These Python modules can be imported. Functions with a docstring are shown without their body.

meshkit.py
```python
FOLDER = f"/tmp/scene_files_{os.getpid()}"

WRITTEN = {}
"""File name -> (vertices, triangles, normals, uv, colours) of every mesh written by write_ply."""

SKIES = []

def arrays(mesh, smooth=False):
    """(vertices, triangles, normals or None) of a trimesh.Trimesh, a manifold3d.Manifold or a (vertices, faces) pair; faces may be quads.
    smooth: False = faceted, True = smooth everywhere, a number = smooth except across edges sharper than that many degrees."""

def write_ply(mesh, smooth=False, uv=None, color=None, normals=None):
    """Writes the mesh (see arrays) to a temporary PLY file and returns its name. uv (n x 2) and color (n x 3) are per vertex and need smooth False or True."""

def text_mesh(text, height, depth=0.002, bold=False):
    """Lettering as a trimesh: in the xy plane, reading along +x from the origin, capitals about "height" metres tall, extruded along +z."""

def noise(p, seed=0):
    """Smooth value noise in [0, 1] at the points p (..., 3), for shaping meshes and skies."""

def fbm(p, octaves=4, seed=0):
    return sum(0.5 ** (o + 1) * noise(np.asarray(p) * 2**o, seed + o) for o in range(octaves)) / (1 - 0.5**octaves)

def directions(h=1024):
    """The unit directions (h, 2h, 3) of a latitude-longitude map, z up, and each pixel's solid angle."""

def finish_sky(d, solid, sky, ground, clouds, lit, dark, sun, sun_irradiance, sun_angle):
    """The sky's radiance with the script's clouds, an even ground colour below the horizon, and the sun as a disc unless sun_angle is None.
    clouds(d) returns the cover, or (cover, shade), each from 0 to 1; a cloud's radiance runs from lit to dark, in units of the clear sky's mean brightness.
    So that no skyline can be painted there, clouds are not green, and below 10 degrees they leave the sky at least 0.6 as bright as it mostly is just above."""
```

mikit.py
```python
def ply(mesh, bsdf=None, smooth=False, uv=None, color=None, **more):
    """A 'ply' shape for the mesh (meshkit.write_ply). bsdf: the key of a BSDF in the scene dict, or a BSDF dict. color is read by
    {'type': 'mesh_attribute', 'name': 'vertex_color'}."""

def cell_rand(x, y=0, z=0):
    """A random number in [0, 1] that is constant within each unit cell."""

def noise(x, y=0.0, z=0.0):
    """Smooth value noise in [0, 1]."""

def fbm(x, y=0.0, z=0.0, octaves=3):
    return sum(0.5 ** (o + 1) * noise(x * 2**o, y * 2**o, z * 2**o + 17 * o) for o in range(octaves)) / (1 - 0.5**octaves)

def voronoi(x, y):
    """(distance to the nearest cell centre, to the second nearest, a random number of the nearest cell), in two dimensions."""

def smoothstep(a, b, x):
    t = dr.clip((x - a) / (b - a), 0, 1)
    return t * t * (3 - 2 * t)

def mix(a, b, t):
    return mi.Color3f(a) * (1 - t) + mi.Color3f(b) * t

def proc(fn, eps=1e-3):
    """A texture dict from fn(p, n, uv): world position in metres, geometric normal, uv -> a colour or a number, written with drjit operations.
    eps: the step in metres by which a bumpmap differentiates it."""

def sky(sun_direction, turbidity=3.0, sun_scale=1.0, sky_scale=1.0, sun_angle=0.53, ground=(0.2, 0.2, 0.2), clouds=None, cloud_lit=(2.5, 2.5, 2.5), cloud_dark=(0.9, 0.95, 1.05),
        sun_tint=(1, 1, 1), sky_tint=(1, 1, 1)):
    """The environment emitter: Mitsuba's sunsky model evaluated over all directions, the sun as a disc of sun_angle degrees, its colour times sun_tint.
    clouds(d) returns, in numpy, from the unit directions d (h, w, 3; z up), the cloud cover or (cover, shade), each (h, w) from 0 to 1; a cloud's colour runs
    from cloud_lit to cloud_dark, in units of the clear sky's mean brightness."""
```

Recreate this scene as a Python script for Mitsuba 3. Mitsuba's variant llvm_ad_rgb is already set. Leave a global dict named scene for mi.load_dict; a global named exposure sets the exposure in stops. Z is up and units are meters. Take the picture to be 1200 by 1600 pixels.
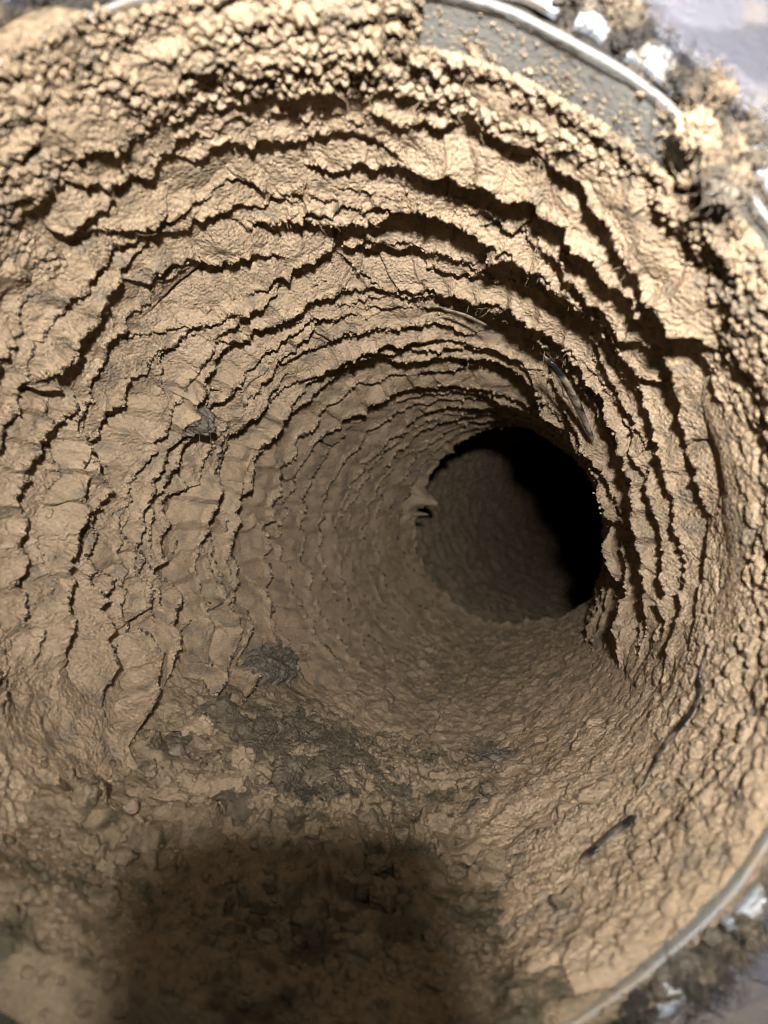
import math, random
import numpy as np, shapely, trimesh, mitsuba as mi, mikit, meshkit
from scipy.spatial import cKDTree
from scipy.ndimage import map_coordinates
T = mi.ScalarTransform4f
scene, labels = {}, {}
r = 0.28                                   # radius of the duct in metres; the pipe is laid out in units of r

# ------------------------------------------------------------------ camera, lamp, exposure
exposure = 0.32
scene['camera'] = dict(type='thinlens', fov=53.0, fov_axis='x', near_clip=0.01, far_clip=50.0, aperture_radius=0.0085 * r, focus_distance=3.1 * r,
                       to_world=T().look_at(origin=[0, 0, 0], target=[0, 1, 0], up=[0, 0, 1]))
LAMP_AT = np.array([0.06, -0.90, 0.40]) * r     # the torch held over the phone that takes the picture
LAMP_TO = np.array([0.40, 3.6, 0.80]) * r
LAMP_R, LAMP_POWER = 0.075 * r, 6900.0
LAMP_RGB = np.array([1.0, 0.975, 0.945])
def lamp_pose():
    return T().look_at(origin=LAMP_AT.tolist(), target=LAMP_TO.tolist(), up=[0, 0, 1])
scene['flashlight__lens'] = dict(type='disk', to_world=lamp_pose() @ T().scale([LAMP_R, LAMP_R, 1]),
    emitter=dict(type='area', radiance=dict(type='rgb', value=(LAMP_RGB * LAMP_POWER).tolist())))
# unseen dim fill lamp, added behind the phone to lighten its shadow
def fill_pose(): return T().look_at(origin=[.5, -1.9, 1.75], target=[.1, .3, 0], up=[0, 0, 1])
scene['added_fill_lamp__diffuser'] = dict(type='rectangle', to_world=fill_pose() @ T().scale([.6, .3, 1]),
    emitter=dict(type='area', radiance=dict(type='rgb', value=[4.6, 4.3, 3.8])))

# ------------------------------------------------------------------ helpers
TAB = np.random.default_rng(5).random((64, 64, 64)).astype(np.float32)
def vnoise(p, f, seed=0):
    q = np.asarray(p, float) * f + np.array([seed * 7.31, seed * 3.17, seed * 5.73])
    i = np.floor(q); t = q - i; q = i + t * t * (3 - 2 * t)
    return map_coordinates(TAB, q.reshape(-1, 3).T, order=1, mode='grid-wrap').reshape(q.shape[:-1])
def fb(p, f, seed=0, o=3):
    return sum(0.5 ** (k + 1) * vnoise(p, f * 2 ** k, seed + 3 * k) for k in range(o)) / (1 - 0.5 ** o) - 0.5      # about -0.5 .. 0.5
def sstep(a, b, x):
    t = np.clip((np.asarray(x, float) - a) / (b - a), 0, 1); return t * t * (3 - 2 * t)
def lin(a, b, x): return np.clip((x - a) / (b - a), 0, 1)

# the centre line of the duct: straight, then bending to the right
SS = np.linspace(-1.0, 23, 4801)
yaw=np.radians(11*lin(0,1.2,SS)+9.5*lin(2.4,6,SS)+75*lin(17.0,21,SS))
pit=np.radians(-4*lin(0,1.2,SS)+9*lin(2.4,6,SS)-5*lin(8.5,11,SS))
ax_ = np.stack([np.cos(pit) * np.sin(yaw), np.cos(pit) * np.cos(yaw), np.sin(pit)], 1)
cl_ = np.concatenate([[[0, 0, 0]], np.cumsum((ax_[1:] + ax_[:-1]) / 2 * (SS[1] - SS[0]), 0)])
cl_ += np.array([-.141, 1.388, -.035]) - cl_[np.argmin(abs(SS))]
ri_ = np.cross(ax_, [0, 0, 1]); ri_ /= np.linalg.norm(ri_, axis=1, keepdims=True)
up_ = np.cross(ri_, ax_)
def at(s, tab): return np.stack([np.interp(s, SS, tab[:, k]) for k in range(3)], -1)
def P(s, th, rho):                         # a point of the pipe in units of r: way along it, angle clockwise from the top, distance from its axis
    s, th, rho = np.broadcast_arrays(np.asarray(s, float), np.asarray(th, float), np.asarray(rho, float))
    return at(s, cl_) + rho[..., None] * (np.sin(th)[..., None] * at(s, ri_) + np.cos(th)[..., None] * at(s, up_))
def wall(s):                               # inner radius of the bare duct along its length
    return 1.0 + .055 * sstep(.12, .45, s) - .02 * sstep(2.6, 3.4, s) + .34 * sstep(5.97, 6.15, s) + .62 * sstep(6.15, 7.2, s)

def grid(V, flip=False, keep=None):
    n, m = V.shape[:2]
    a = np.arange(n * m).reshape(n, m)
    q = np.stack([a[:-1, :-1], a[:-1, 1:], a[1:, 1:], a[1:, :-1]], -1).reshape(-1, 4)
    if keep is not None: q = q[keep.reshape(-1)]
    if flip: q = q[:, ::-1]
    f = np.vstack([q[:, [0, 1, 2]], q[:, [0, 2, 3]]])
    return trimesh.Trimesh(V.reshape(-1, 3), f, process=False)
def cat(ms): return trimesh.util.concatenate(ms)
def add(key, mesh, mat, smooth=True, **kw): scene[key] = mikit.ply(mesh, mat, smooth=smooth, **kw)
def tag(key, label, category=None, group=None, kind=None):
    labels[key] = dict(label=label)
    if category: labels[key]['category'] = category
    if group: labels[key]['group'] = group
    if kind: labels[key]['kind'] = kind
def tube(pts, rad, n=5):
    pts = np.asarray(pts, float); rad = np.broadcast_to(rad, len(pts))
    d = np.gradient(pts, axis=0); d /= np.maximum(np.linalg.norm(d, axis=1, keepdims=True), 1e-9)
    a = np.cross(d, [0.31, 0.22, 0.93]); a /= np.maximum(np.linalg.norm(a, axis=1, keepdims=True), 1e-9)
    b = np.cross(d, a); t = np.linspace(0, 2 * np.pi, n + 1)
    V = pts[:, None] + rad[:, None, None] * (np.cos(t)[None, :, None] * a[:, None] + np.sin(t)[None, :, None] * b[:, None])
    return grid(V)
def lump(c, size, seed, sub=3, rough=.35, f=1.0):
    m = trimesh.creation.icosphere(subdivisions=sub)
    v = np.array(m.vertices)
    v = v * (1 + rough * 2 * fb(v + seed * 1.7, 1.3 * f, seed, 3))[:, None] * np.asarray(size)
    return trimesh.Trimesh(v + c, m.faces, process=False)

# ------------------------------------------------------------------ materials
K = .18 / r
def dust_rgb(c1, c2, c3):
    def fn(p, n, uv):
        q = p * K
        a = mikit.fbm(q.x * 24, q.y * 24, q.z * 24, 2)
        b = mikit.noise(q.x * 120 + 9, q.y * 120, q.z * 120)
        g = mikit.noise(q.x * 900, q.y * 900, q.z * 900)
        c = mikit.mix(c1, c2, mikit.smoothstep(.30, .72, a * .6 + b * .4))
        c = mikit.mix(c, c3, mikit.smoothstep(.55, .70, a * .45 + b * .55))
        return c * (.78 + .44 * g)
    return mikit.proc(fn)
def grain(p, n, uv):
    q = p * K
    return mikit.noise(q.x * 720, q.y * 720, q.z * 720)
GRAIN = mikit.proc(grain, eps=3e-4 / K)
def dusty(c1, c2, c3, bump=.0011):
    return dict(type='twosided', bsdf=dict(type='bumpmap', arbitrary=GRAIN, scale=bump / K, bsdf=dict(type='diffuse', reflectance=dust_rgb(c1, c2, c3))))
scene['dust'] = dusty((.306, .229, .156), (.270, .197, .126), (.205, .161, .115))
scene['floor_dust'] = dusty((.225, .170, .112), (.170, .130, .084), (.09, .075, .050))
scene['dark_dust'] = dusty((.13, .106, .076), (.085, .068, .05), (.17, .14, .10))
scene['grey_fluff'] = dusty((.15, .127, .10), (.09, .078, .062), (.19, .16, .125))
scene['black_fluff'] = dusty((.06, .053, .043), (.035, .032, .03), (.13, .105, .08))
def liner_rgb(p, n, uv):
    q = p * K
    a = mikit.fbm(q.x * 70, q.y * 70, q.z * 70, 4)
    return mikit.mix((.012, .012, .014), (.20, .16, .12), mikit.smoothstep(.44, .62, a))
def liner_bump(p, n, uv): q = p * K; return mikit.fbm(q.x * 90, q.y * 90, q.z * 90, 3)
scene['black_plastic'] = dict(type='twosided', bsdf=dict(type='bumpmap', arbitrary=mikit.proc(liner_bump, eps=1e-3 / K), scale=.0035 / K,
    bsdf=dict(type='principled', base_color=mikit.proc(liner_rgb), roughness=.22, specular=.55)))
def steel_rgb(p, n, uv):
    q = p * K
    a = mikit.fbm(q.x * 35, q.y * 35, q.z * 35, 4)
    b = mikit.fbm(q.x * 160, q.y * 160, q.z * 160, 3)
    c = mikit.mix((.185, .183, .17), (.25, .245, .225), a)
    c = mikit.mix(c, (.10, .095, .085), mikit.smoothstep(.60, .72, b) * .8)
    return mikit.mix(c, (.26, .205, .15), mikit.smoothstep(.47, .58, a * .3 + b * .25 + .45 * mikit.noise(q.x * 7 + 2, q.y * 7, q.z * 7 + 4)))
scene['collar_steel'] = dict(type='twosided', bsdf=dict(type='bumpmap', arbitrary=GRAIN, scale=.0003 / K,
    bsdf=dict(type='principled', base_color=mikit.proc(steel_rgb), roughness=.62, metallic=.0, specular=.3)))
def plate_rgb(p, n, uv):
    q = p * K
    a = mikit.fbm(q.x * 18, q.y * 18, q.z * 18, 4)
    b = mikit.fbm(q.x * 75 + 5, q.y * 75, q.z * 75, 4)
    c = mikit.mix((.082, .083, .102), (.115, .113, .130), a)
    c = mikit.mix(c, (.17, .145, .115), mikit.smoothstep(.50, .66, a * .5 + b * .5) * .75)
    return mikit.mix(c, (.05, .05, .06), mikit.smoothstep(.60, .70, mikit.fbm(q.x * 40, q.y * 40 + 7, q.z * 40, 4)) * .7)
scene['plate_steel'] = dict(type='twosided', bsdf=dict(type='bumpmap', arbitrary=GRAIN, scale=.0004 / K,
    bsdf=dict(type='principled', base_color=mikit.proc(plate_rgb), roughness=.55, metallic=.0, specular=.35)))
def tab_rgb(p, n, uv):
    q = p * K
    b = mikit.fbm(q.x * 120, q.y * 120, q.z * 120, 3)
    return mikit.mix((.30, .32, .345), (.20, .18, .15), mikit.smoothstep(.52, .70, b))
scene['tab_metal'] = dict(type='twosided', bsdf=dict(type='principled', base_color=mikit.proc(tab_rgb), roughness=.4, metallic=.0, specular=.5))
scene['orange_dust'] = dusty((.33, .19, .12), (.26, .17, .115), (.25, .19, .14))
scene['phone_shell'] = dict(type='principled', base_color=dict(type='rgb', value=[.02, .02, .022]), roughness=.4)
rng = np.random.default_rng(11)
# ------------------------------------------------------------------ the torch and the phone, both behind the lens
def revolve_to(profile, pose):
    m = trimesh.creation.revolve(np.array(profile), sections=40)
    m.apply_transform(np.array(pose.matrix, float)); return m
F = .0095 / .0092 * LAMP_R / .0095
add('flashlight__head', revolve_to(F * np.array([[0, -.012], [.0125, -.012], [.0145, -.004], [.0145, .0155], [.0092, .0155], [.0092, -.003], [0, -.003]]), lamp_pose()), 'phone_shell', 30)
add('flashlight__body', revolve_to(F * np.array([[0, -.11], [.010, -.11], [.0115, -.107], [.0115, -.012], [0, -.012]]), lamp_pose()), 'phone_shell', 30)
hs_box = trimesh.creation.box([1.3, .7, .06]); hs_box.apply_translation([0, 0, -.034]); hs_box.apply_transform(np.array(fill_pose().matrix, float))
add('added_fill_lamp__housing', hs_box, 'tab_metal', False)
tag('added_fill_lamp', 'added dim rectangular fill lamp behind the phone, lightening its shadow', 'lamp')
tag('flashlight', 'black pocket flashlight held above the phone, pointing into the duct', 'flashlight')
ph = trimesh.creation.extrude_polygon(shapely.box(-.15 * r + .016, -.134 + .016, .115 * r - .016, .058 * r - .016).buffer(.016), .0075)
ph.apply_transform(np.array(T().rotate([1, 0, 0], 90).matrix, float)); ph.apply_translation([0, -.004, 0])
add('smartphone__body', ph, 'phone_shell', 30)
lb = trimesh.creation.cylinder(.005, .003, sections=36); lb.apply_transform(np.array(T().rotate([1, 0, 0], 90).matrix, float)); lb.apply_translation([0, -.0030, 0])
add('smartphone__camera_bump', lb, 'phone_shell', 30)
tag('smartphone', 'dark smartphone whose camera looks into the duct', 'phone')

# ------------------------------------------------------------------ collar: sleeve with a rolled rim, bent tabs outside it
def lathe(prof, th, noise=0.0):
    prof = np.array(prof)
    V = P(prof[None, :, 0], th[:, None], prof[None, :, 1])
    if noise: V = V + noise * (fb(V, 9, 3)[..., None]) * (V - at(prof[None, :, 0] + 0 * th[:, None], cl_))
    return grid(V * r)
TH = np.linspace(0, 2 * np.pi, 721)
add('duct_collar__sleeve', lathe([(-.01, .999), (.05, 1.0), (.2, 1.002), (.34, 1.004), (.34, 1.010), (.01, 1.007)], TH, .012), 'collar_steel', 30)
add('duct_collar__rim', lathe([(.012, .996), (-.010, .992), (-.016, .994), (-.019, .999), (-.016, 1.004), (-.008, 1.007), (.012, 1.008)], TH, .012), 'collar_steel', 30)
tag('duct_collar', 'grey metal collar ring round the duct mouth, dusty, with pale bent tabs outside', 'duct collar')
tag('duct_collar__rim', 'paler worn rolled rim of the collar')
def make_tab(th0, w, l, seed, curl=0.2):
    u, v = np.linspace(-1, 1, 15), np.linspace(0, 1, 13)
    uu, vv = np.meshgrid(u, v, indexing='ij')
    wd = w / 2 * (1 - .25 * sstep(.55, 1.0, vv) ** 1) * np.sqrt(np.clip(1 - .55 * sstep(.6, 1, vv) * uu ** 2, .1, 1))
    rho = 1.034 + vv * l * (1 - .12 * uu ** 2)
    s = -.008 - .022 * np.sin(np.pi * np.clip(vv * 1.1, 0, 1)) + .02 * vv + curl * .05 * uu * vv + .008 * uu ** 2
    th = th0 + uu * wd / rho
    V = P(s, th, rho); V = V + .006 * fb(V, 9, seed)[..., None]
    W = P(s + .016, th, rho); W = W + .006 * fb(V, 9, seed)[..., None]
    m = cat([grid(V * r), grid(W * r, True)])
    ring = lambda A: np.concatenate([A[:, 0], A[-1, 1:], A[::-1, -1][1:], A[0, ::-1][1:]])
    m2 = grid(np.stack([ring(V), ring(W)], 0) * r)
    return cat([m, m2])
tabs = [(23.0, .105, .06), (29.6, .06, .045), (36.9, .105, .068), (51.8, .10, .062), (64, .10, .06), (80, .1, .06), (99, .1, .06), (115, .1, .06), (130.6, .10, .055), (142.4, .10, .075),
        (158, .1, .06), (-44, .1, .06), (4, .1, .06)]
TABLAB = {23.0: 'pale bent tab at the top edge of the picture', 29.6: 'small pale bent tab between two larger ones', 36.9: 'broad bright bent tab right of the black gap', 51.8: 'long bright bent tab at the right edge',
          130.6: 'cream bent tab at lower right, fluff below it', 142.4: 'dull bent tab lowest at lower right'}
for i, (d, w, l) in enumerate(tabs):
    k = 'duct_collar__tab' + (f'_{i:03d}' if i else '')
    add(k, make_tab(math.radians(d), w, l, i), 'tab_metal', 40)
    if d in TABLAB: tag(k, TABLAB[d])

# ------------------------------------------------------------------ plate round the mouth, and the dark fibrous seal in the gap
def plate():
    th = np.linspace(0, 2 * np.pi, 361)
    rr = np.concatenate([[1.10, 1.094, 1.094, 1.10], np.linspace(1.12, 3.2, 30)])
    ss = np.concatenate([[.05, .04, .006, -.002], np.full(30, -.004)])
    edge = 1 + .012 * fb(np.stack([np.cos(th) * 4, np.sin(th) * 4, 0 * th], -1), 1.2, 2)
    V = P(0 * th[:, None], th[:, None], rr[None] * np.where(rr < 1.2, edge[:, None], 1)) + ss[None, :, None] * at(0., ax_)
    V = V + .02 * fb(V, 1.1, 8)[..., None] * at(0., ax_)
    return grid(V * r)
add('sheet_metal_plate', plate(), 'plate_steel', True)
tag('sheet_metal_plate', 'bluish grey dusty sheet metal plate round the collar', 'metal plate')
def seal():
    th = np.linspace(0, 2 * np.pi, 1400); v = np.linspace(0, 1, 12)
    rho = 1.012 + .10 * v[None]; s = .06 - .05 * np.sin(np.pi * v)[None]
    V = P(s + 0 * th[:, None], th[:, None], rho)
    V = V + (.09 * fb(V, 12, 4, 4) * np.sin(np.pi * np.clip(v, .04, 1))[None])[..., None] * at(0., ax_)
    return grid(V * r)
add('gap_seal', seal(), 'black_fluff', True)
tag('gap_seal', 'dark fibrous seal in the gap between collar and plate', 'seal')

# ------------------------------------------------------------------ lint clumps caught round the rim
def strands(c, spread, n, length, rad, seed, axis=None, pts=7):
    g = np.random.default_rng(seed); out = []
    for _ in range(n):
        p = c + g.normal(size=3) * spread; d = g.normal(size=3)
        if axis is not None: d = d * .6 + np.asarray(axis)
        d /= np.linalg.norm(d); bend = g.normal(size=3) * 1.6; L = length * g.uniform(.5, 1.3)
        q = [p]
        for k in range(pts - 1):
            d = d + bend / pts + g.normal(size=3) * .35; d /= np.linalg.norm(d); q.append(q[-1] + d * L / pts)
        out.append(tube(q, np.linspace(rad, rad * .5, pts), 4))
    return cat(out)
def clump(key, th, rho, s, size, mat, label, seed, n=110, lumps=5, fib=None, axis=None):
    c = P(s, math.radians(th), rho)
    e1, e2, e3 = at(0., ri_) * math.cos(math.radians(th)) - at(0., up_) * math.sin(math.radians(th)), at(0., ri_) * math.sin(math.radians(th)) + at(0., up_) * math.cos(math.radians(th)), at(0., ax_)
    B = np.stack([e1, e2, e3])
    g = np.random.default_rng(seed); ms = []
    for _ in range(lumps):
        o = (g.normal(size=3) * np.array([.55, .4, .3]) * size) @ B
        ms.append(lump((c + o) * r, g.uniform(.3, .62) * np.min(size) * r * g.uniform(.8, 1.6, 3), seed + _, 4, .75, 2.2))
    add(key + '__core', cat(ms), mat, True)
    f = []
    for _ in range(n):
        o = (g.normal(size=3) * np.array([.75, .6, .5]) * size) @ B
        f.append(strands((c + o) * r, .002 / K, 1, np.mean(size) * 1.0 * r, (.00020 / K), int(g.integers(1e9)), axis))
    add(key + '__fibres', cat(f), fib or mat, True)
    tag(key, label, 'lint', 'lint clumps caught round the collar')
    tag(key + '__fibres', 'fine tangled fibres sticking out of the clump', kind='stuff')
CL = [(26.6, 1.062, -.02, (.05, .03, .03), 'grey_fluff', 'dark grey lint tuft between the first two pale tabs at the top'),
      (31.2, 1.085, -.03, (.045, .025, .03), 'dust', 'beige lint tuft above the small pale tab, at the plate edge'),
      (34.0, 1.062, -.02, (.07, .038, .03), 'black_fluff', 'blackish lint tuft left of the broad bright tab'),
      (40.8, 1.055, -.02, (.06, .035, .03), 'black_fluff', 'blackish lint tuft right of the broad bright tab'),
      (42.6, 1.078, -.03, (.032, .02, .02), 'dust', 'small beige lint tuft standing on the plate edge'),
      (47.6, .992, -.035, (.095, .042, .045), 'dust', 'large tan lint clump draped over the collar rim'),
      (49.6, .965, -.03, (.07, .04, .04), 'grey_fluff', 'brown lint wad hanging inside the rim under the tan clump'),
      (48.5, 1.06, -.025, (.08, .04, .03), 'grey_fluff', 'greyish lint tuft between the tan clump and the plate'),
      (56.5, 1.06, -.02, (.06, .03, .03), 'black_fluff', 'dark lint tuft below the long bright tab at the right edge'),
      (126.5, 1.06, -.02, (.07, .03, .03), 'grey_fluff', 'olive grey lint tuft above the cream tab at lower right'),
      (134.0, 1.06, -.025, (.09, .04, .035), 'dark_dust', 'thick brown lint mat below the cream tab at lower right'),
      (138.4, 1.07, -.025, (.09, .04, .035), 'black_fluff', 'dark lint mat above the lowest pale tab'),
      (138.2, 1.02, -.03, (.05, .025, .03), 'grey_fluff', 'grey lint tuft lying across the rim at lower right'),
      (145.5, 1.03, -.02, (.06, .03, .03), 'black_fluff', 'blackish lint tuft at the bottom edge right of centre'),
      (-30, 1.05, -.02, (.09, .04, .03), 'black_fluff', 'dark lint tuft in the top left corner')]
for i, (a, b, c, d, m, l) in enumerate(CL):
    clump('lint_clump' + (f'_{i:03d}' if i else ''), a, b, c, np.array(d) * .8, m, l, 40 + 9 * i, n=170, lumps=8)

# ------------------------------------------------------------------ the duct: black liner, dust sheet over it, ridges of dust in flakes
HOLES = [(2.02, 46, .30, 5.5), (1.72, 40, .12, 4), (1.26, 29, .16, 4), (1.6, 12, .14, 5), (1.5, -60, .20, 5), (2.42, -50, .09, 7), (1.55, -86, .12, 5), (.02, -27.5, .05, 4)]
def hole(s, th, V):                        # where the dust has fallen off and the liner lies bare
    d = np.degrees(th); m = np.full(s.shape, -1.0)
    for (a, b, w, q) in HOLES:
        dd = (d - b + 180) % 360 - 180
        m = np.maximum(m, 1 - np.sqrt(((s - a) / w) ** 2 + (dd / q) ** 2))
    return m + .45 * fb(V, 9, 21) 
th = np.linspace(-np.pi, np.pi, 500); s = np.linspace(.25, 22, 1100)
g, h = np.meshgrid(s, th, indexing='ij')
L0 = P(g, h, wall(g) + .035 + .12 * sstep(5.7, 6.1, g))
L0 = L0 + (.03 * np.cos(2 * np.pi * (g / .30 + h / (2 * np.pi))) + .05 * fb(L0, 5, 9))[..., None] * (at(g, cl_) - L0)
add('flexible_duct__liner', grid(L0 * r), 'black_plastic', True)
tag('flexible_duct', 'round flexible duct lined with ridged flaking beige dust, bending right into darkness', 'duct')
tag('flexible_duct__liner', 'glossy black plastic liner, bare where the dust has fallen off')

def cells(s, th, cs, ct, seed, jit=.9):    # nearest and second nearest of scattered points on the unrolled wall
    g = np.random.default_rng(seed)
    a = np.arange(s.min() - 3 * cs, s.max() + 3 * cs, cs); b = np.arange(th.min() - 3 * ct, th.max() + 3 * ct, ct)
    A, B = np.meshgrid(a, b, indexing='ij')
    A = A / cs + g.uniform(-.5, .5, A.shape) * jit; B = B / ct + g.uniform(-.5, .5, B.shape) * jit
    pts = np.stack([A.ravel(), B.ravel()], 1); val = g.random(len(pts))
    q = np.stack([(s / cs).ravel(), (th / ct).ravel()], 1)
    d, i = cKDTree(pts).query(q, k=2)
    sh = s.shape
    return d[:, 0].reshape(sh), d[:, 1].reshape(sh), val[i[:, 0]].reshape(sh), (q[:, 0] - pts[i[:, 0], 0]).reshape(sh), (q[:, 1] - pts[i[:, 0], 1]).reshape(sh)
def inward(V, s, h): 
    c = at(s, cl_); d = c - V; return V + h[..., None] * d / np.linalg.norm(d, axis=-1, keepdims=True)
def angdeg(th): return (np.degrees(th) + 180) % 360 - 180

# dust sheet near the mouth: crumbly at the top, scaly at the right and lower right
def near_sheet(s0, s1, ns, nt):
    s = np.linspace(s0, s1, ns); th = np.radians(np.linspace(-150, 176, nt))
    s, th = np.meshgrid(s, th, indexing='ij'); d = angdeg(th)
    V = P(s, th, wall(s)); lo = fb(V, 2.2, 31); w = fb(V, 7, 33, 3)
    edge = .10 + .05 * lo * 2 - .09 * sstep(48, 62, d) * (d < 150)           # where the dust starts behind the rim
    edge = np.where((d > 55) & (d < 150), -.012 + .03 * lo, edge)
    edge = np.where((d > 8) & (d < 46), .15 + .04 * lo + .05 * np.exp(-((d - 24) / 9.) ** 2), edge)
    edge = np.where((d <= 8) & (d > -14), -.02 + .05 * lo, edge)
    edge = np.where((d <= -14) & (d > -60), .02 + .05 * lo - .075 * sstep(-20, -27, d), edge)
    edge = np.where((d > 50) & (d < 66), .02 + .03 * lo, edge)
    t = sstep(0, .07, s - edge)
    crumbW = (1 - sstep(.28, .36, s - .0045 * np.clip(d - 10, 0, 60))) * (1 - sstep(95, 150, d)) * sstep(-75, -50, d)
    crumbW = np.maximum(crumbW, .75 * sstep(-.08, .12, fb(V, 3.5, 39, 2)) * (d < -45) * (d > -135) * sstep(.9, .6, s))
    f1, f2, val, du, dv = cells(s + .015 * w, th + .015 * w, .0175, .018, 51, .95)
    crumb = np.sqrt(np.clip(1 - (f1 / .66) ** 2, 0, 1)) * (.2 + .9 * val)
    g1, g2, vb, du2, dv2 = cells(s + .03 * w, th + .03 * w, .034, .052, 52, .95)
    scaleW = sstep(70, 100, d) * (1 - sstep(165, 175, d)) + .35 * (d < -60) * (d > -150)
    sc = (vb * .6 + .5 * du2 * 1.0) * sstep(0, .25, g2 - g1)
    smooth = np.exp(-((s - .66) / .09) ** 2) * sstep(66, 74, d) * (1 - sstep(100, 112, d))
    h = .018 + .035 * sstep(.1, .5, s) + .05 * lo + .024 * w
    h = h + crumbW * (1 - smooth) * (.019 * crumb * (1 - .72 * sstep(50, 85, d)) + .016 * vb + .018 * fb(V, 20, 38, 2))
    h = h + scaleW * (1 - smooth) * (.020 * sc + .0028 * crumb)
    h = h + .006 * fb(V, 38, 35, 2) + .02 * sstep(.45, .25, abs(s - .66) + 0 * d) * smooth
    rough = (d < -50) * (d > -150) * 1.0
    h = h + rough * .06 * fb(V, 9, 37, 3)
    h = t * np.maximum(h, .004) - .018 * (1 - t) - .10 * sstep(152, 172, d + 14 * lo) - .10 * sstep(-132, -146, d + 14 * lo)
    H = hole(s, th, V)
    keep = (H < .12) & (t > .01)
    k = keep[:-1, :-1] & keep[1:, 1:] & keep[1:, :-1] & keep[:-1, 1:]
    V = inward(V, s, h)
    return grid(V * r, keep=k)
add('flexible_duct__dust_crust', near_sheet(-.075, .95, 290, 1500), 'dust', True)
tag('flexible_duct__dust_crust', 'crumbly dust crust just inside the mouth, cracked into scales at lower right')

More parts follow.
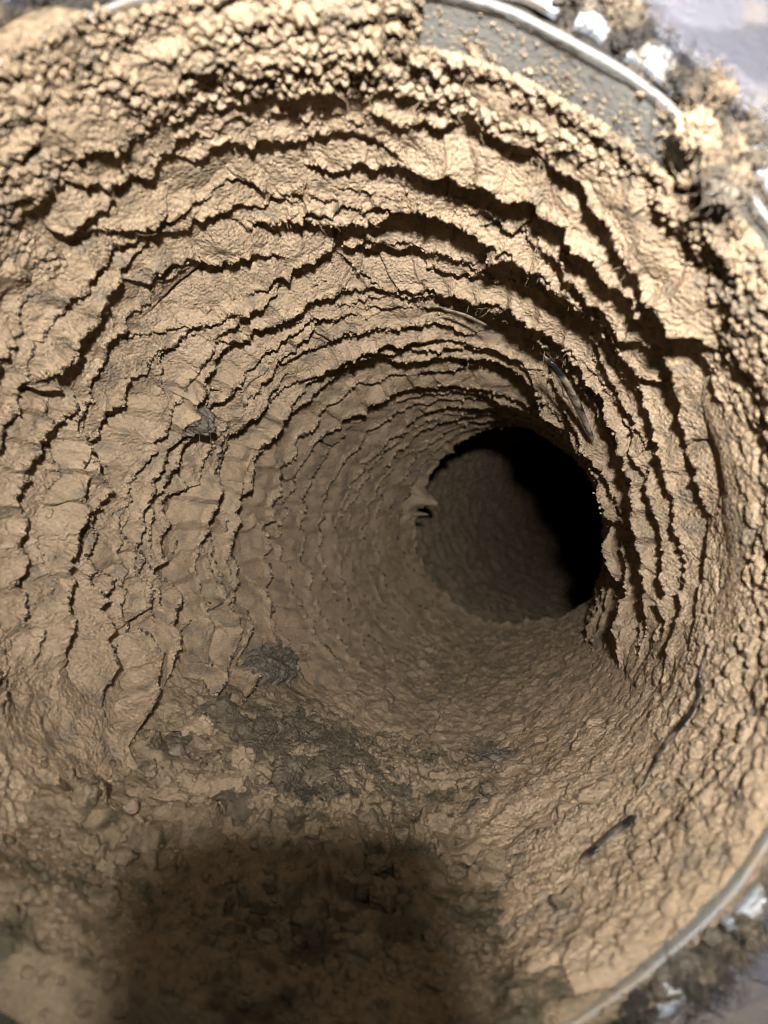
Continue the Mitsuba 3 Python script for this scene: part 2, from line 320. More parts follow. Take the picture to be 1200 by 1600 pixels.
def far_sheet(s0, s1, ns, nt, seed):
    s = np.linspace(s0, s1, ns); th = np.linspace(-np.pi, np.pi, nt)
    s, th = np.meshgrid(s, th, indexing='ij'); d = angdeg(th)
    V = P(s, th, wall(s)); lo = fb(V, 2.0, 41); w = fb(V, 6, 43, 3)
    g1, g2, vb, du2, dv2 = cells(s + .05 * w, th + .05 * w, .09, .13, seed, .95)
    f1, f2, val, du, dv = cells(s + .015 * w, th + .015 * w, .045, .045, seed + 1, .9)
    flo = np.maximum(sstep(120, 145, d), sstep(-135, -150, d))
    scaleW = np.maximum(sstep(75, 95, d), .5 * (d < -60) + .7 * flo)
    h = .012 + .03 * lo + .02 * w + scaleW * (.028 * (vb * .5 + .5 * du2) * sstep(0, .2, g2 - g1) + .008 * np.sqrt(np.clip(1 - (f1 / .7) ** 2, 0, 1)) * val) + .010 * fb(V, 30, 45, 2)
    h = h + .03 * sstep(90, 110, d) + flo * (.05 + .07 * fb(V, 5, 53, 3) + .04 * fb(V, 14, 54, 3)) * sstep(6.0, 5.6, s)
    streak = sstep(6.1, 6.4, s)
    h = h + streak * (.16 * fb(np.stack([s * 3, th * 16, 0 * s], -1), 1.0, 46, 3) + .06 * lo +   0.17 * (((s + .12 * fb(V, 2.5, 47, 3)) / .42) % 1.0) * sstep(6.3, 6.6, s))
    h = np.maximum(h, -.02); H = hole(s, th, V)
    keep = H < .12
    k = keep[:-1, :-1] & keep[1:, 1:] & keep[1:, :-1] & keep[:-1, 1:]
    return grid(inward(V, s, h) * r, keep=k)
add('flexible_duct__dust_coating', far_sheet(.78, 6.1, 520, 760, 61), 'dust', True)
add('flexible_duct__dust_coating_001', far_sheet(6.0, 21.5, 900, 420, 63), 'dust', True)

# ridges: crest lines as (way along the duct, degrees from the top, distance from the axis)
RIDGES = [
    [(0.070, -32.0, 0.935), (0.050, -27.9, 0.935), (0.070, -26.1, 0.935), (0.145, -25.2, 0.935), (0.120, -22.5, 0.935), (0.155, -20.0, 0.935), (0.140, -17.6, 0.935), (0.100, -16.1, 0.935), (0.110, -14.3, 0.935), (0.140, -11.7, 0.935), (0.180, -7.5, 0.935), (0.200, -4.9, 0.935), (0.195, -2.5, 0.935), (0.235, -1.6, 0.935), (0.260, 1.5, 0.935), (0.250, 4.8, 0.935), (0.295, 8.0, 0.935), (0.270, 11.5, 0.935), (0.280, 14.0, 0.935), (0.275, 16.6, 0.935), (0.290, 19.3, 0.935), (0.370, 20.9, 0.935), (0.335, 24.4, 0.935), (0.340, 28.8, 0.935), (0.340, 31.3, 0.935), (0.395, 34.4, 0.935), (0.395, 37.0, 0.935), (0.405, 40.0, 0.935), (0.435, 44.5, 0.935), (0.460, 47.6, 0.935), (0.525, 50.9, 0.935), (0.615, 55.1, 0.935)],  # A
    [(0.170, -43.0, 0.935), (0.170, -39.8, 0.935), (0.180, -35.6, 0.935), (0.195, -33.6, 0.935), (0.195, -31.3, 0.935), (0.210, -29.5, 0.935), (0.245, -27.8, 0.935), (0.210, -25.9, 0.935), (0.220, -24.3, 0.935), (0.215, -21.5, 0.935), (0.205, -19.3, 0.935)],  # B
    [(0.175, -43.5, 0.950), (0.240, -39.9, 0.950), (0.270, -36.8, 0.950), (0.355, -33.0, 0.950), (0.355, -29.7, 0.950), (0.395, -27.8, 0.950), (0.410, -24.5, 0.950), (0.450, -21.5, 0.950), (0.425, -17.9, 0.950), (0.420, -15.8, 0.950), (0.460, -12.6, 0.950), (0.455, -11.1, 0.950), (0.480, -7.1, 0.950), (0.505, -4.9, 0.950), (0.500, -2.4, 0.950), (0.480, 2.1, 0.950), (0.515, 6.1, 0.950), (0.555, 8.9, 0.950), (0.580, 13.8, 0.950), (0.555, 16.9, 0.951), (0.600, 21.1, 0.953), (0.615, 24.3, 0.954), (0.640, 27.7, 0.956), (0.620, 31.0, 0.958), (0.595, 33.2, 0.959), (0.650, 35.4, 0.960), (0.635, 38.8, 0.961), (0.705, 42.9, 0.962), (0.710, 47.2, 0.962), (0.710, 50.1, 0.962), (0.720, 52.6, 0.962), (0.710, 56.7, 0.962), (0.705, 62.2, 0.962), (0.800, 68.3, 0.962), (0.850, 73.8, 0.962), (0.960, 76.2, 0.962), (0.860, 78.8, 0.962), (0.885, 82.5, 0.962), (0.910, 85.0, 0.962), (0.855, 87.7, 0.962), (0.860, 92.6, 0.962), (0.765, 93.8, 0.962)],  # C
    [(0.515, -23.1, 0.945), (0.600, -18.5, 0.945), (0.625, -14.6, 0.945), (0.720, -12.4, 0.945), (0.685, -9.6, 0.945), (0.690, -5.8, 0.945), (0.685, -1.4, 0.945), (0.730, 1.4, 0.945), (0.765, 5.4, 0.945), (0.735, 10.1, 0.945), (0.770, 13.8, 0.945), (0.865, 15.1, 0.945), (0.780, 17.7, 0.946), (0.815, 20.5, 0.948), (0.790, 24.1, 0.949), (0.765, 27.0, 0.951), (0.785, 28.3, 0.951), (0.825, 32.2, 0.953), (0.800, 34.6, 0.954), (0.775, 38.4, 0.956), (0.840, 41.6, 0.957), (0.920, 44.4, 0.957), (0.970, 48.1, 0.957), (1.130, 54.1, 0.957), (1.190, 61.3, 0.957), (1.100, 65.7, 0.957), (1.145, 70.3, 0.957), (1.280, 72.7, 0.957), (1.310, 77.9, 0.957), (1.140, 82.2, 0.957), (1.120, 86.1, 0.957), (1.100, 91.0, 0.957), (1.090, 94.4, 0.957), (1.120, 98.5, 0.957)],  # D
    [(0.460, -51.0, 0.950), (0.515, -48.0, 0.950), (0.525, -46.4, 0.950), (0.505, -41.7, 0.950), (0.500, -39.0, 0.950), (0.530, -36.3, 0.950), (0.565, -33.8, 0.950), (0.575, -31.1, 0.950), (0.610, -29.1, 0.950), (0.615, -26.8, 0.950), (0.590, -25.0, 0.950), (0.605, -23.0, 0.950), (0.655, -21.9, 0.950)],  # E0
    [(0.720, -28.7, 0.945), (0.765, -26.1, 0.945), (0.780, -22.0, 0.945), (0.825, -18.6, 0.945), (0.825, -13.7, 0.945), (0.830, -10.8, 0.945), (0.895, -8.9, 0.945), (0.910, -5.5, 0.945), (0.880, -2.0, 0.945), (0.935, 2.7, 0.945), (0.885, 6.7, 0.945), (0.965, 9.7, 0.945), (0.950, 13.5, 0.945)],  # E
    [(0.785, 15.7, 0.930), (0.920, 17.5, 0.931), (1.050, 19.5, 0.932), (1.040, 23.6, 0.934), (0.955, 27.7, 0.936), (0.985, 31.7, 0.938), (0.950, 34.4, 0.939), (1.025, 36.9, 0.940), (1.015, 40.5, 0.942), (1.010, 45.2, 0.942), (1.035, 48.9, 0.942), (1.200, 52.0, 0.942), (1.500, 58.2, 0.942), (1.830, 63.0, 0.942), (1.870, 68.7, 0.942), (1.790, 72.3, 0.942), (1.480, 75.2, 0.942), (1.560, 80.1, 0.942), (1.550, 85.1, 0.942), (1.535, 90.5, 0.942), (1.360, 92.4, 0.942), (1.255, 96.6, 0.942), (1.060, 98.6, 0.942)],  # F
    [(1.315, 38.1, 0.930), (1.415, 41.8, 0.930), (1.440, 45.6, 0.930), (1.400, 49.4, 0.930), (1.420, 52.7, 0.930), (1.560, 55.6, 0.930), (1.675, 57.4, 0.930), (1.710, 60.5, 0.930)],  # F2
    [(0.735, -48.5, 0.945), (0.760, -46.3, 0.945), (0.750, -44.0, 0.945), (0.790, -39.6, 0.945), (0.785, -36.1, 0.945), (0.810, -34.3, 0.945), (0.925, -29.2, 0.945), (0.930, -23.8, 0.945), (0.975, -19.4, 0.945), (1.040, -16.7, 0.945), (1.055, -13.0, 0.945), (1.040, -10.0, 0.945), (1.115, -6.0, 0.945)],  # G0
    [(1.195, -13.1, 0.930), (1.265, -11.4, 0.930), (1.335, -6.6, 0.930), (1.535, -1.6, 0.930), (1.580, 2.6, 0.930), (1.555, 10.6, 0.930), (1.445, 15.1, 0.930), (1.535, 16.9, 0.930), (1.515, 20.9, 0.930), (1.460, 28.3, 0.930), (1.535, 29.8, 0.930)],  # G
    [(1.745, 33.1, 0.930), (1.765, 36.9, 0.930), (1.610, 42.4, 0.930), (1.425, 43.7, 0.930)],  # G2
    [(0.820, -57.8, 0.940), (0.935, -54.0, 0.940), (0.930, -51.4, 0.940), (0.990, -46.6, 0.940), (1.025, -44.5, 0.940), (1.080, -41.3, 0.940), (1.155, -37.0, 0.940), (1.125, -34.2, 0.940), (1.190, -27.9, 0.940), (1.215, -22.2, 0.940), (1.225, -17.9, 0.940), (1.250, -14.0, 0.940)],  # H
    [(1.125, -68.7, 0.935), (1.240, -65.8, 0.935), (1.260, -62.3, 0.935), (1.240, -57.7, 0.935), (1.145, -51.7, 0.935), (1.160, -47.0, 0.935), (1.140, -44.1, 0.935), (1.240, -42.1, 0.935), (1.420, -36.1, 0.935), (1.370, -32.7, 0.935), (1.410, -28.5, 0.935), (1.390, -22.9, 0.935), (1.405, -18.4, 0.935), (1.440, -11.1, 0.935), (1.520, -2.9, 0.935)],  # I
    [(1.460, -65.6, 0.930), (1.570, -61.7, 0.930), (1.525, -56.8, 0.930), (1.475, -51.4, 0.930), (1.660, -49.6, 0.930), (1.745, -47.4, 0.930), (1.635, -42.3, 0.930), (1.600, -38.3, 0.930), (1.550, -30.2, 0.930), (1.520, -26.7, 0.930), (1.590, -20.2, 0.930), (1.665, -13.0, 0.930), (1.755, -9.1, 0.930), (1.750, -4.9, 0.930), (1.655, 1.9, 0.930)],  # J
    [(1.995, -77.9, 0.915), (1.830, -63.9, 0.915), (1.790, -54.3, 0.915), (1.685, -42.7, 0.915), (1.690, -34.1, 0.915), (1.765, -23.9, 0.915), (1.815, -17.3, 0.915), (1.885, -11.0, 0.915), (1.870, -0.2, 0.915), (1.875, 10.1, 0.915), (2.040, 17.2, 0.915), (2.135, 23.5, 0.915)],  # K
    [(1.950, -66.5, 0.910), (1.870, -55.0, 0.910), (1.870, -50.5, 0.910), (1.905, -39.9, 0.910), (1.955, -27.7, 0.910), (1.955, -17.7, 0.910), (1.970, -10.4, 0.910)],  # L
    [(2.300, -81.8, 0.947), (2.306, -74.5, 0.911), (2.312, -66.0, 0.926), (2.317, -56.8, 0.929), (2.323, -51.3, 0.970), (2.329, -44.5, 0.940), (2.335, -36.4, 0.948), (2.340, -27.6, 0.927), (2.346, -23.5, 0.966), (2.352, -17.4, 0.967), (2.358, -12.7, 0.961), (2.363, -5.2, 0.922), (2.369, 2.7, 0.909), (2.375, 11.1, 0.880), (2.381, 18.8, 0.909), (2.387, 24.6, 0.886), (2.392, 35.3, 0.876), (2.398, 43.5, 0.823), (2.404, 51.2, 0.862), (2.410, 58.4, 0.878), (2.415, 64.4, 0.859), (2.421, 70.7, 0.830), (2.427, 76.4, 0.857), (2.433, 83.5, 0.856), (2.438, 92.7, 0.868), (2.444, 99.8, 0.915), (2.450, 106.9, 0.924)],  # M
    [(0.315, -50.9, 0.935), (0.335, -47.4, 0.935), (0.385, -46.4, 0.935), (0.430, -43.5, 0.935), (0.405, -40.4, 0.935)],  # N1
    [(0.565, -72.3, 0.935), (0.610, -67.9, 0.935), (0.630, -62.4, 0.935), (0.655, -57.7, 0.935), (0.705, -51.3, 0.935), (0.765, -48.3, 0.935)],  # X1
    [(0.655, -82.9, 0.935), (0.705, -79.8, 0.935), (0.750, -75.5, 0.935), (0.780, -68.0, 0.935), (0.835, -62.1, 0.935), (0.880, -58.0, 0.935)],  # X2
    [(0.485, -63.2, 0.935), (0.505, -58.9, 0.935), (0.560, -55.3, 0.935)],  # X4
    [(1.500, -120.0, 0.930), (1.580, -115.6, 0.930), (1.655, -104.4, 0.930), (1.555, -94.8, 0.930), (1.595, -88.4, 0.930), (1.585, -82.1, 0.930), (1.695, -76.6, 0.930), (1.640, -70.3, 0.930), (1.485, -66.7, 0.930)],  # N6
    [(1.785, -114.4, 0.925), (1.980, -108.9, 0.925), (2.135, -104.7, 0.925), (2.005, -94.5, 0.925), (1.955, -84.8, 0.925), (2.085, -81.5, 0.925)],  # N7
    [(1.720, -115.6, 0.930), (1.865, -110.9, 0.930), (2.145, -106.8, 0.930), (2.370, -101.2, 0.930), (2.350, -97.2, 0.930), (2.220, -86.6, 0.930), (2.245, -81.7, 0.930), (2.370, -75.0, 0.930)],  # N7b
    [(0.820, -117.5, 0.935), (0.865, -110.6, 0.935), (0.875, -100.9, 0.935), (0.815, -96.0, 0.935), (0.845, -90.2, 0.935), (0.860, -81.8, 0.935), (0.850, -74.6, 0.935), (0.870, -68.1, 0.935)],  # N8
    [(1.065, -113.5, 0.935), (1.080, -106.9, 0.935), (1.135, -99.1, 0.935), (1.055, -95.0, 0.935), (1.065, -80.7, 0.935), (0.975, -72.2, 0.935), (0.950, -63.1, 0.935)],  # N9
    [(0.945, -136.6, 0.935), (1.065, -129.5, 0.935), (1.295, -121.4, 0.935), (1.335, -115.5, 0.935), (1.240, -109.1, 0.935), (1.405, -106.7, 0.935), (1.410, -103.8, 0.935), (1.360, -94.9, 0.935), (1.315, -90.6, 0.935), (1.360, -78.8, 0.935), (1.240, -70.8, 0.935)],  # N10
    [(1.005, -147.1, 0.935), (1.260, -139.8, 0.935), (1.390, -134.5, 0.935), (1.720, -129.2, 0.935), (1.840, -124.5, 0.935), (1.830, -117.0, 0.935)],  # N11
    [(1.445, -148.1, 0.935), (1.480, -144.2, 0.935), (1.660, -136.5, 0.935), (2.050, -130.7, 0.935), (2.240, -121.6, 0.935)],  # N12
    [(0.550, -136.7, 0.935), (0.605, -131.3, 0.935), (0.630, -123.2, 0.935)],  # O1
    [(0.675, -138.9, 0.935), (0.745, -135.0, 0.935), (0.765, -129.7, 0.935)],  # O2
    [(0.395, -136.8, 0.935), (0.405, -131.0, 0.935), (0.360, -127.6, 0.935)],  # O3
    [(1.825, 73.7, 0.920), (1.740, 79.7, 0.920), (1.560, 84.2, 0.920), (1.565, 92.2, 0.920), (1.525, 99.2, 0.920), (1.190, 101.4, 0.920)],  # R1
    [(1.575, 106.5, 0.930), (1.125, 111.1, 0.930), (0.905, 115.9, 0.930), (0.675, 119.4, 0.930)],  # R2
]
count, CREST = [0], []
def ridge(idx, pts, L, step, widths, jag=.022, thick=.5, split=True, seed=0, drop=.08, rough=1.0, pb=.30, vary=True, name='dust_ridge', lobe=(.13, .035)):
    global rng
    g = np.random.default_rng(900 + seed)
    pts = np.array(pts, float)
    t0, t1 = np.radians(pts[0, 1]), np.radians(pts[-1, 1])
    key = 'flexible_duct__' + name + (f'_{idx:03d}' if idx else '')
    # cells along the ridge
    edges = [t0]
    while edges[-1] < t1 - widths[0] * .6: edges.append(min(t1, edges[-1] + g.uniform(*widths)))
    if edges[-1] < t1: edges.append(t1)
    prof_t = np.concatenate([np.linspace(0, .80, 13), np.linspace(.84, 1, 7), [1.02, 1.025, 1.01, .985, .95, .91, .86, .8]])
    hh = np.concatenate([.12 + .80 * np.linspace(0, .80, 13) ** .8, np.linspace(.80, 1.0, 7), [.96, .86, .72, .56, .40, .24, .08, -.15]])
    under = np.concatenate([np.zeros(20), np.linspace(.1, 1, 8)])
    Ss, Ts, Es, cut = [], [], [], []
    blocks = []
    ne = len(edges); brks = g.random(ne) < pb
    eo, eh = g.normal(size=ne) * .022, g.uniform(.82, 1.12, ne)
    for c_, (a, b) in enumerate(zip(edges[:-1], edges[1:])):
        n = max(6, int((b - a) / step))
        u = np.linspace(0, 1, n); t = a + (b - a) * u
        bl, br = brks[c_], brks[c_ + 1]
        o0, o1 = eo[c_] + bl * g.normal() * .02, eo[c_ + 1] + br * g.normal() * .02
        h0, h1 = eh[c_] * (1 - .25 * bl * g.random()), eh[c_ + 1] * (1 - .25 * br * g.random())
        side = np.minimum(np.where(bl, u, 9), np.where(br, 1 - u, 9)) * (b - a)
        e = sstep(-.003, .014, side) * .8 + .2 * sstep(0, .05, side)
        if bl: e[0] = -.2
        if br: e[-1] = -.2
        rc = -.06 * (1 - sstep(0, .05, side)) * g.uniform(.3, 1.3)
        if g.random() < drop and (bl or br): continue
        blocks.append((n, t, o0 + (o1 - o0) * u + rc, h0 + (h1 - h0) * u, e))
    if not blocks: return
    t = np.concatenate([b[1] for b in blocks])
    sc = np.interp(np.degrees(t), pts[:, 1], pts[:, 0]); rc = np.interp(np.degrees(t), pts[:, 1], pts[:, 2])
    q = P(sc, t, rc)
    sc = sc + np.concatenate([b[2] for b in blocks]) + jag * (2.2 * fb(q, 9, 3 + seed, 2) + 1.5 * fb(q, 26, 5 + seed, 2))
    ph_ = t / lobe[0] + 1.6 * fb(q, 2.2, 27 + seed, 2) + seed * .37
    lo_, fr_ = np.floor(ph_), ph_ - np.floor(ph_)
    saw = np.where(fr_ < .72, fr_ / .72, (1 - fr_) / .28)
    sc = sc + lobe[1] * (saw - .5) * (.25 + 1.3 * vnoise(np.stack([lo_, 0 * lo_, 0 * lo_ + seed], -1) + .5, 1.0, 3)) * np.where(seed % 3, 1, -1)
    hs = np.concatenate([b[3] for b in blocks]); e = np.concatenate([b[4] for b in blocks])
    taper = sstep(0, .20, t - t0) * sstep(0, .20, t1 - t)
    sc = sc - .10 * (1 - taper) ** 2 * (t1 - t0 > .5)
    LL = np.minimum(L * (.85 + .5 * fb(q, 3, 8 + seed, 2)), np.maximum(sc - .05, .03))
    warp = lambda A, B: .11 * fb(np.stack([A * 3.2, B * 1.2, 0 * A + seed * .7], -1), 1.0, 19 + seed, 2) + .05 * fb(np.stack([A * 15, B * 4, 0 * A + seed * .7], -1), 1.0, 23, 2)
    w0 = wall(sc)
    H = np.maximum((w0 - rc) * (.18 + .82 * taper) * hs * (.62 + .72 * vnoise(q, 3.6, 25 + seed) if vary else 1), .015)
    S = sc[:, None] + (prof_t[None] - 1) * LL[:, None] * np.where(prof_t[None] > 1, .6, 1)
    hgt = hh[None] * H[:, None] * np.where(hh[None] > 0, e[:, None], 1)
    hgt = np.where(e[:, None] < 0, -.02, hgt)
    TH2 = t[:, None] + warp(S, t[:, None] + 0 * S) - warp(sc, t)[:, None]
    V = P(S, TH2, wall(S) - hgt)
    mid = sstep(.0, .5, prof_t)[None] * (1 - .6 * under[None])
    d = .045 * fb(V, 6, 11 + seed, 2) * (H[:, None] / .1) + rough * (.013 * fb(V, 20, 12 + seed, 2) + .008 * fb(V, 60, 13 + seed, 2))
    V = inward(V, S, d * np.maximum(mid, .3) * np.clip(H[:, None] / .06, .3, 1.2))
    crest = np.exp(-((prof_t - 1) / .09) ** 2)[None] * np.ones_like(S)      # crumbs along the crest
    A = at(S, ax_)
    V = V + A * (jag * 1.1 * crest * (fb(V, 45, 15 + seed, 3) + .25 * fb(V, 130, 16 + seed, 1)))[..., None]
    V = inward(V, S, .020 * crest * fb(V, 75, 17 + seed, 2) * np.clip(H[:, None] / .08, .3, 1.2))
    CREST.append((V[:, 19], e, A[:, 19], t, V[:, 20]))
    i = 0; parts = []
    for b in blocks:
        parts.append(grid(V[i:i + b[0]] * r, True)); i += b[0]
    if split:
        for j, m in enumerate(parts):
            add(key + '__flake' + (f'_{j:03d}' if j else ''), m, 'dust', True); count[0] += 1
    else:
        add(key, cat(parts), 'dust', True); count[0] += 1
fine = lambda s: .0017 * (np.mean(s) + 1.4)
g = np.random.default_rng(77)
n = 0
for k, pts in enumerate(RIDGES):
    sm_ = np.mean([p[0] for p in pts])
    ridge(n, pts, .24 if k < 24 else .22, fine(sm_), (.24, .75), seed=k, lobe=(.13, .03) if np.mean([p[1] for p in pts]) > -60 else (.16, .075)); n += 1
for pts in ([(1.28, -42, .935), (1.30, -24, .93), (1.34, -6, .93)], [(1.30, 3, .925), (1.26, 18, .92), (1.34, 34, .92)], [(1.75, -30, .925), (1.82, -10, .92), (1.86, 14, .915)], [(1.30, 44, .925), (1.36, 60, .915), (1.42, 75, .92), (1.40, 92, .93)], [(1.95, 30, .90), (2.05, 45, .885), (2.08, 60, .87), (2.02, 78, .87), (1.95, 96, .88)],
            [(2.2, 24, .89), (2.26, 40, .865), (2.28, 56, .85), (2.24, 74, .845), (2.2, 90, .85)], [(.62, -100, .955), (.66, -84, .955), (.60, -70, .955)], [(1.25, -92, .945), (1.3, -78, .945), (1.22, -66, .945)],
            [(.42, -96, .96), (.46, -82, .96), (.40, -66, .96)], [(1.72, -98, .94), (1.75, -84, .94)], [(2.0, -126, .935), (2.3, -118, .925), (2.42, -104, .925)], [(2.55, -132, .925), (2.62, -112, .92), (2.6, -96, .92)],
            [(.58, -118, .945), (.62, -104, .94)], [(1.0, -88, .935), (.98, -76, .935), (.9, -64, .935)], [(.30, -104, .95), (.34, -90, .95), (.28, -76, .95)]):
    ridge(n, pts, .28, fine(pts[0][0]), (.24, .7), seed=120 + n); n += 1
for k in range(12):
    s0 = .40 + .165 * k; dd = np.arange(-128 + 10 * g.random(), 70 if s0 < .9 else 126, 5.0); a1, a2 = g.uniform(0, 6.28, 2)
    sv = s0 + .05 * np.sin(np.radians(dd) * 2.3 + a1) + .03 * np.sin(np.radians(dd) * 6 + a2) + .0009 * np.maximum(dd, 0)
    rh = .948 - .012 * s0 + .028 * np.sin(np.radians(dd) * 3.1 + a2) - .03 * sstep(20, 60, dd) * (1 - sstep(90, 115, dd)) * sstep(1.2, 1.9, s0) + (.028 + .016 * np.sin(np.radians(dd) * 9 + a1)) * sstep(88, 112, dd)
    ridge(n, list(zip(sv, dd, rh)), .20, fine(s0) * 1.1, (.5, 1.3), seed=200 + k, lobe=(.12, .045), jag=.026); n += 1
# ridges of the deeper run, each a ring of the wire-wound duct
for k in range(11):
    s0 = 2.72 + .32 * k
    dd = np.arange(-150 if k < 1 else (-158 if k < 10 else -212), 131, 6.0) if k else np.arange(-140, 20, 6.0)
    ph1, ph2 = g.uniform(0, 6.28, 2)
    sv = s0 + .05 * np.sin(np.radians(dd) * 2 + ph1) + .03 * np.sin(np.radians(dd) * 5 + ph2) + g.normal(size=len(dd)) * .025
    rh = .935 + .012 * np.sin(np.radians(dd) * 3 + ph2) + (-.022 if k == 10 else .03 * sstep(-135, -160, dd))
    ridge(n, list(zip(sv, dd, rh)), .34, fine(s0) * 1.15, (.4, 1.2), seed=60 + k, jag=.042, split=k < 7, drop=.03 if k < 9 else 0, lobe=(.19, .10), rough=.6, pb=.2 if k < 9 else 0, vary=False); n += 1
# ------------------------------------------------------------------ dust heaped along the floor of the duct
def heap(s0, s1, d0, d1, ns, nt):
    s, th = np.meshgrid(np.linspace(s0, s1, ns), np.radians(np.linspace(d0, d1, nt)), indexing='ij')
    d = np.degrees(th); V = P(s, th, wall(s)); lo = fb(V, 2.6, 71)
    u = (d - (d0 + d1) / 2) / ((d1 - d0) / 2) * (1 + .25 * fb(V, 4, 72, 3)); w = fb(V, 8, 73, 3)
    prof = np.clip(1 - np.abs(u) ** 2.2, 0, 1)
    g1, g2, vb, du, dv = cells(s + .06 * w, th + .06 * w, .16, .14, 81, .95)
    f1, f2, val, _, _ = cells(s + .02 * w, th + .02 * w, .05, .05, 82, .95)
    lumps = (.2 + vb) * (1 - .5 * g1) + .55 * (du * np.cos(vb * 40) + dv * np.sin(vb * 40))
    lumps = lumps * sstep(0, .12, g2 - g1)
    clod = sstep(.0, .12, fb(V, 5, 77, 3)) * .05 + sstep(.05, .13, fb(V, 9, 78, 3)) * .03
    h = prof * (.10 + .13 * lo + .018 * lumps * sstep(.4, .7, s) + .03 * w + clod * sstep(.3, .6, s)) + .006 * np.sqrt(np.clip(1 - (f1 / .7) ** 2, 0, 1)) * val * prof + .022 * fb(V, 24, 75, 3) + .010 * fb(V, 60, 76, 2)
    cre = np.exp(-((s - .92 - .10 * lo * 4) / .035) ** 2) * sstep(185, 200, d) * (1 - sstep(216, 224, d))
    h = h - .10 * cre * prof
    h = h * sstep(0, .06, s - s0) * sstep(0, .9, s1 - s) - .03 * sstep(.5, 0, s1 - s) - .07 * (1 - prof) ** 3
    HEAP.append((s[:, 0], d[0], h))
    return grid(inward(V, s, h) * r)
HEAP = []
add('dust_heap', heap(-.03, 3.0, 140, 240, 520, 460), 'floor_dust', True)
tag('dust_heap', 'lumpy heap of fallen dust along the floor of the duct', 'dust heap', kind='stuff')

# clods and grit lying on the heap
g = np.random.default_rng(15); hs_, hd_, hh_ = HEAP[0]
clods = [lump(np.zeros(3), np.ones(3), 60 + k, 3, .7, 1.8) for k in range(8)]; grit = [lump(np.zeros(3), np.ones(3), 160 + k, 2, .7, 1.8) for k in range(6)]
def litter(n, size, lo, hi, src, sp):
    out = []
    for _ in range(n):
        s0 = lo + (hi - lo) * g.random() ** 1.15; d0 = 190 + g.normal() * sp; z = min(size * g.lognormal(0, .5), .042)
        if not 146 < d0 < 236: continue
        h0 = hh_[np.argmin(abs(hs_ - s0)), np.argmin(abs(hd_ - d0))]
        b = src[int(g.integers(len(src)))]; R_ = trimesh.transformations.random_rotation_matrix(g.random(3))[:3, :3]
        out.append(trimesh.Trimesh(((b.vertices @ R_.T) * z * g.uniform(.6, 1.3, 3) + P(s0, math.radians(d0), wall(s0) - h0 - z * .15)) * r, b.faces, process=False))
    return out
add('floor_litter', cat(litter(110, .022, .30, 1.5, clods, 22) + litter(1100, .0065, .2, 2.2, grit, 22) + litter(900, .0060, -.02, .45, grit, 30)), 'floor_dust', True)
tag('floor_litter', 'brown clods and grit scattered over the heap on the duct floor', 'clods', kind='stuff')
def mat(key, s0, deg0, ls, lt, label, seed, material='dark_dust', n=420, hgt=.11):
    c = lambda a, b, h: P(s0 + a * ls, math.radians(deg0) + b * lt, wall(s0) - h)
    u, v = np.meshgrid(np.linspace(-1, 1, 90), np.linspace(-1, 1, 90), indexing='ij')
    rad = np.sqrt(u ** 2 + v ** 2)
    out = 1 + .9 * fb(np.stack([u, v, 0 * u], -1) * 2, 1.6, seed, 3)
    k = np.clip(1 - (rad / np.maximum(out, .2)) ** 2, -.3, 1)
    S, TH_ = s0 + u * ls * 1.15, math.radians(deg0) + v * lt * 1.15
    V = P(S, TH_, wall(S)); h = hgt * np.sign(k) * np.abs(k) ** .6 + .08 * fb(V, 12, seed + 1, 4) + .04 * fb(V, 40, seed + 2, 2) + .06
    add(key + '__mat', grid(inward(V, S, np.where(k < -.05, -.05, h)) * r), material, True)
    g = np.random.default_rng(seed); f = []
    for _ in range(n):
        a, b = g.normal(size=2) * .42
        f.append(strands(P(s0 + a * ls, math.radians(deg0) + b * lt, wall(s0) - hgt - .06) * r, .003 / K, 1, .02 / K, .00028 / K, int(g.integers(1e9))))
    add(key + '__fibres', cat(f), material, True)
    tag(key, label, 'lint')
    tag(key + '__fibres', 'fine curled fibres lying on the mat', kind='stuff')
mat('lint_mat', 1.62, 201, .60, .42, 'wide dark brown fibrous lint mat in the middle of the duct floor', 301)
mat('lint_mat_001', 1.95, 160, .11, .13, 'small dark grey lint mat to the right on the duct floor', 302, 'grey_fluff', 90, .06)
mat('lint_mat_002', 2.45, 232, .28, .10, 'dark grey strip of lint where dust broke off, left of the floor', 303, 'grey_fluff', 60, .05)
mat('lint_mat_003', 1.25, 192, .07, .12, 'small blackish lint mat at the front edge of the lit floor', 304, 'black_fluff', 60, .08)

mat('lint_mat_004', 1.50, -60, .17, .07, 'dark grey patch standing in for a deep shaded hollow on the left wall beside broken flakes', 305, 'grey_fluff', 8, .13)  # dark patch laid on the wall in place of a deep shaded hollow
peb = lump(P(.66, math.radians(217.5), wall(.66) - .012 - hh_[np.argmin(abs(hs_ - .66)), np.argmin(abs(hd_ - 217.5))]) * r, np.array([.022, .020, .018]) * r, 5, 3, .5)
add('pebble', peb, 'orange_dust', True); tag('pebble', 'small orange brown pellet lying in the dust at lower left', 'pellet')

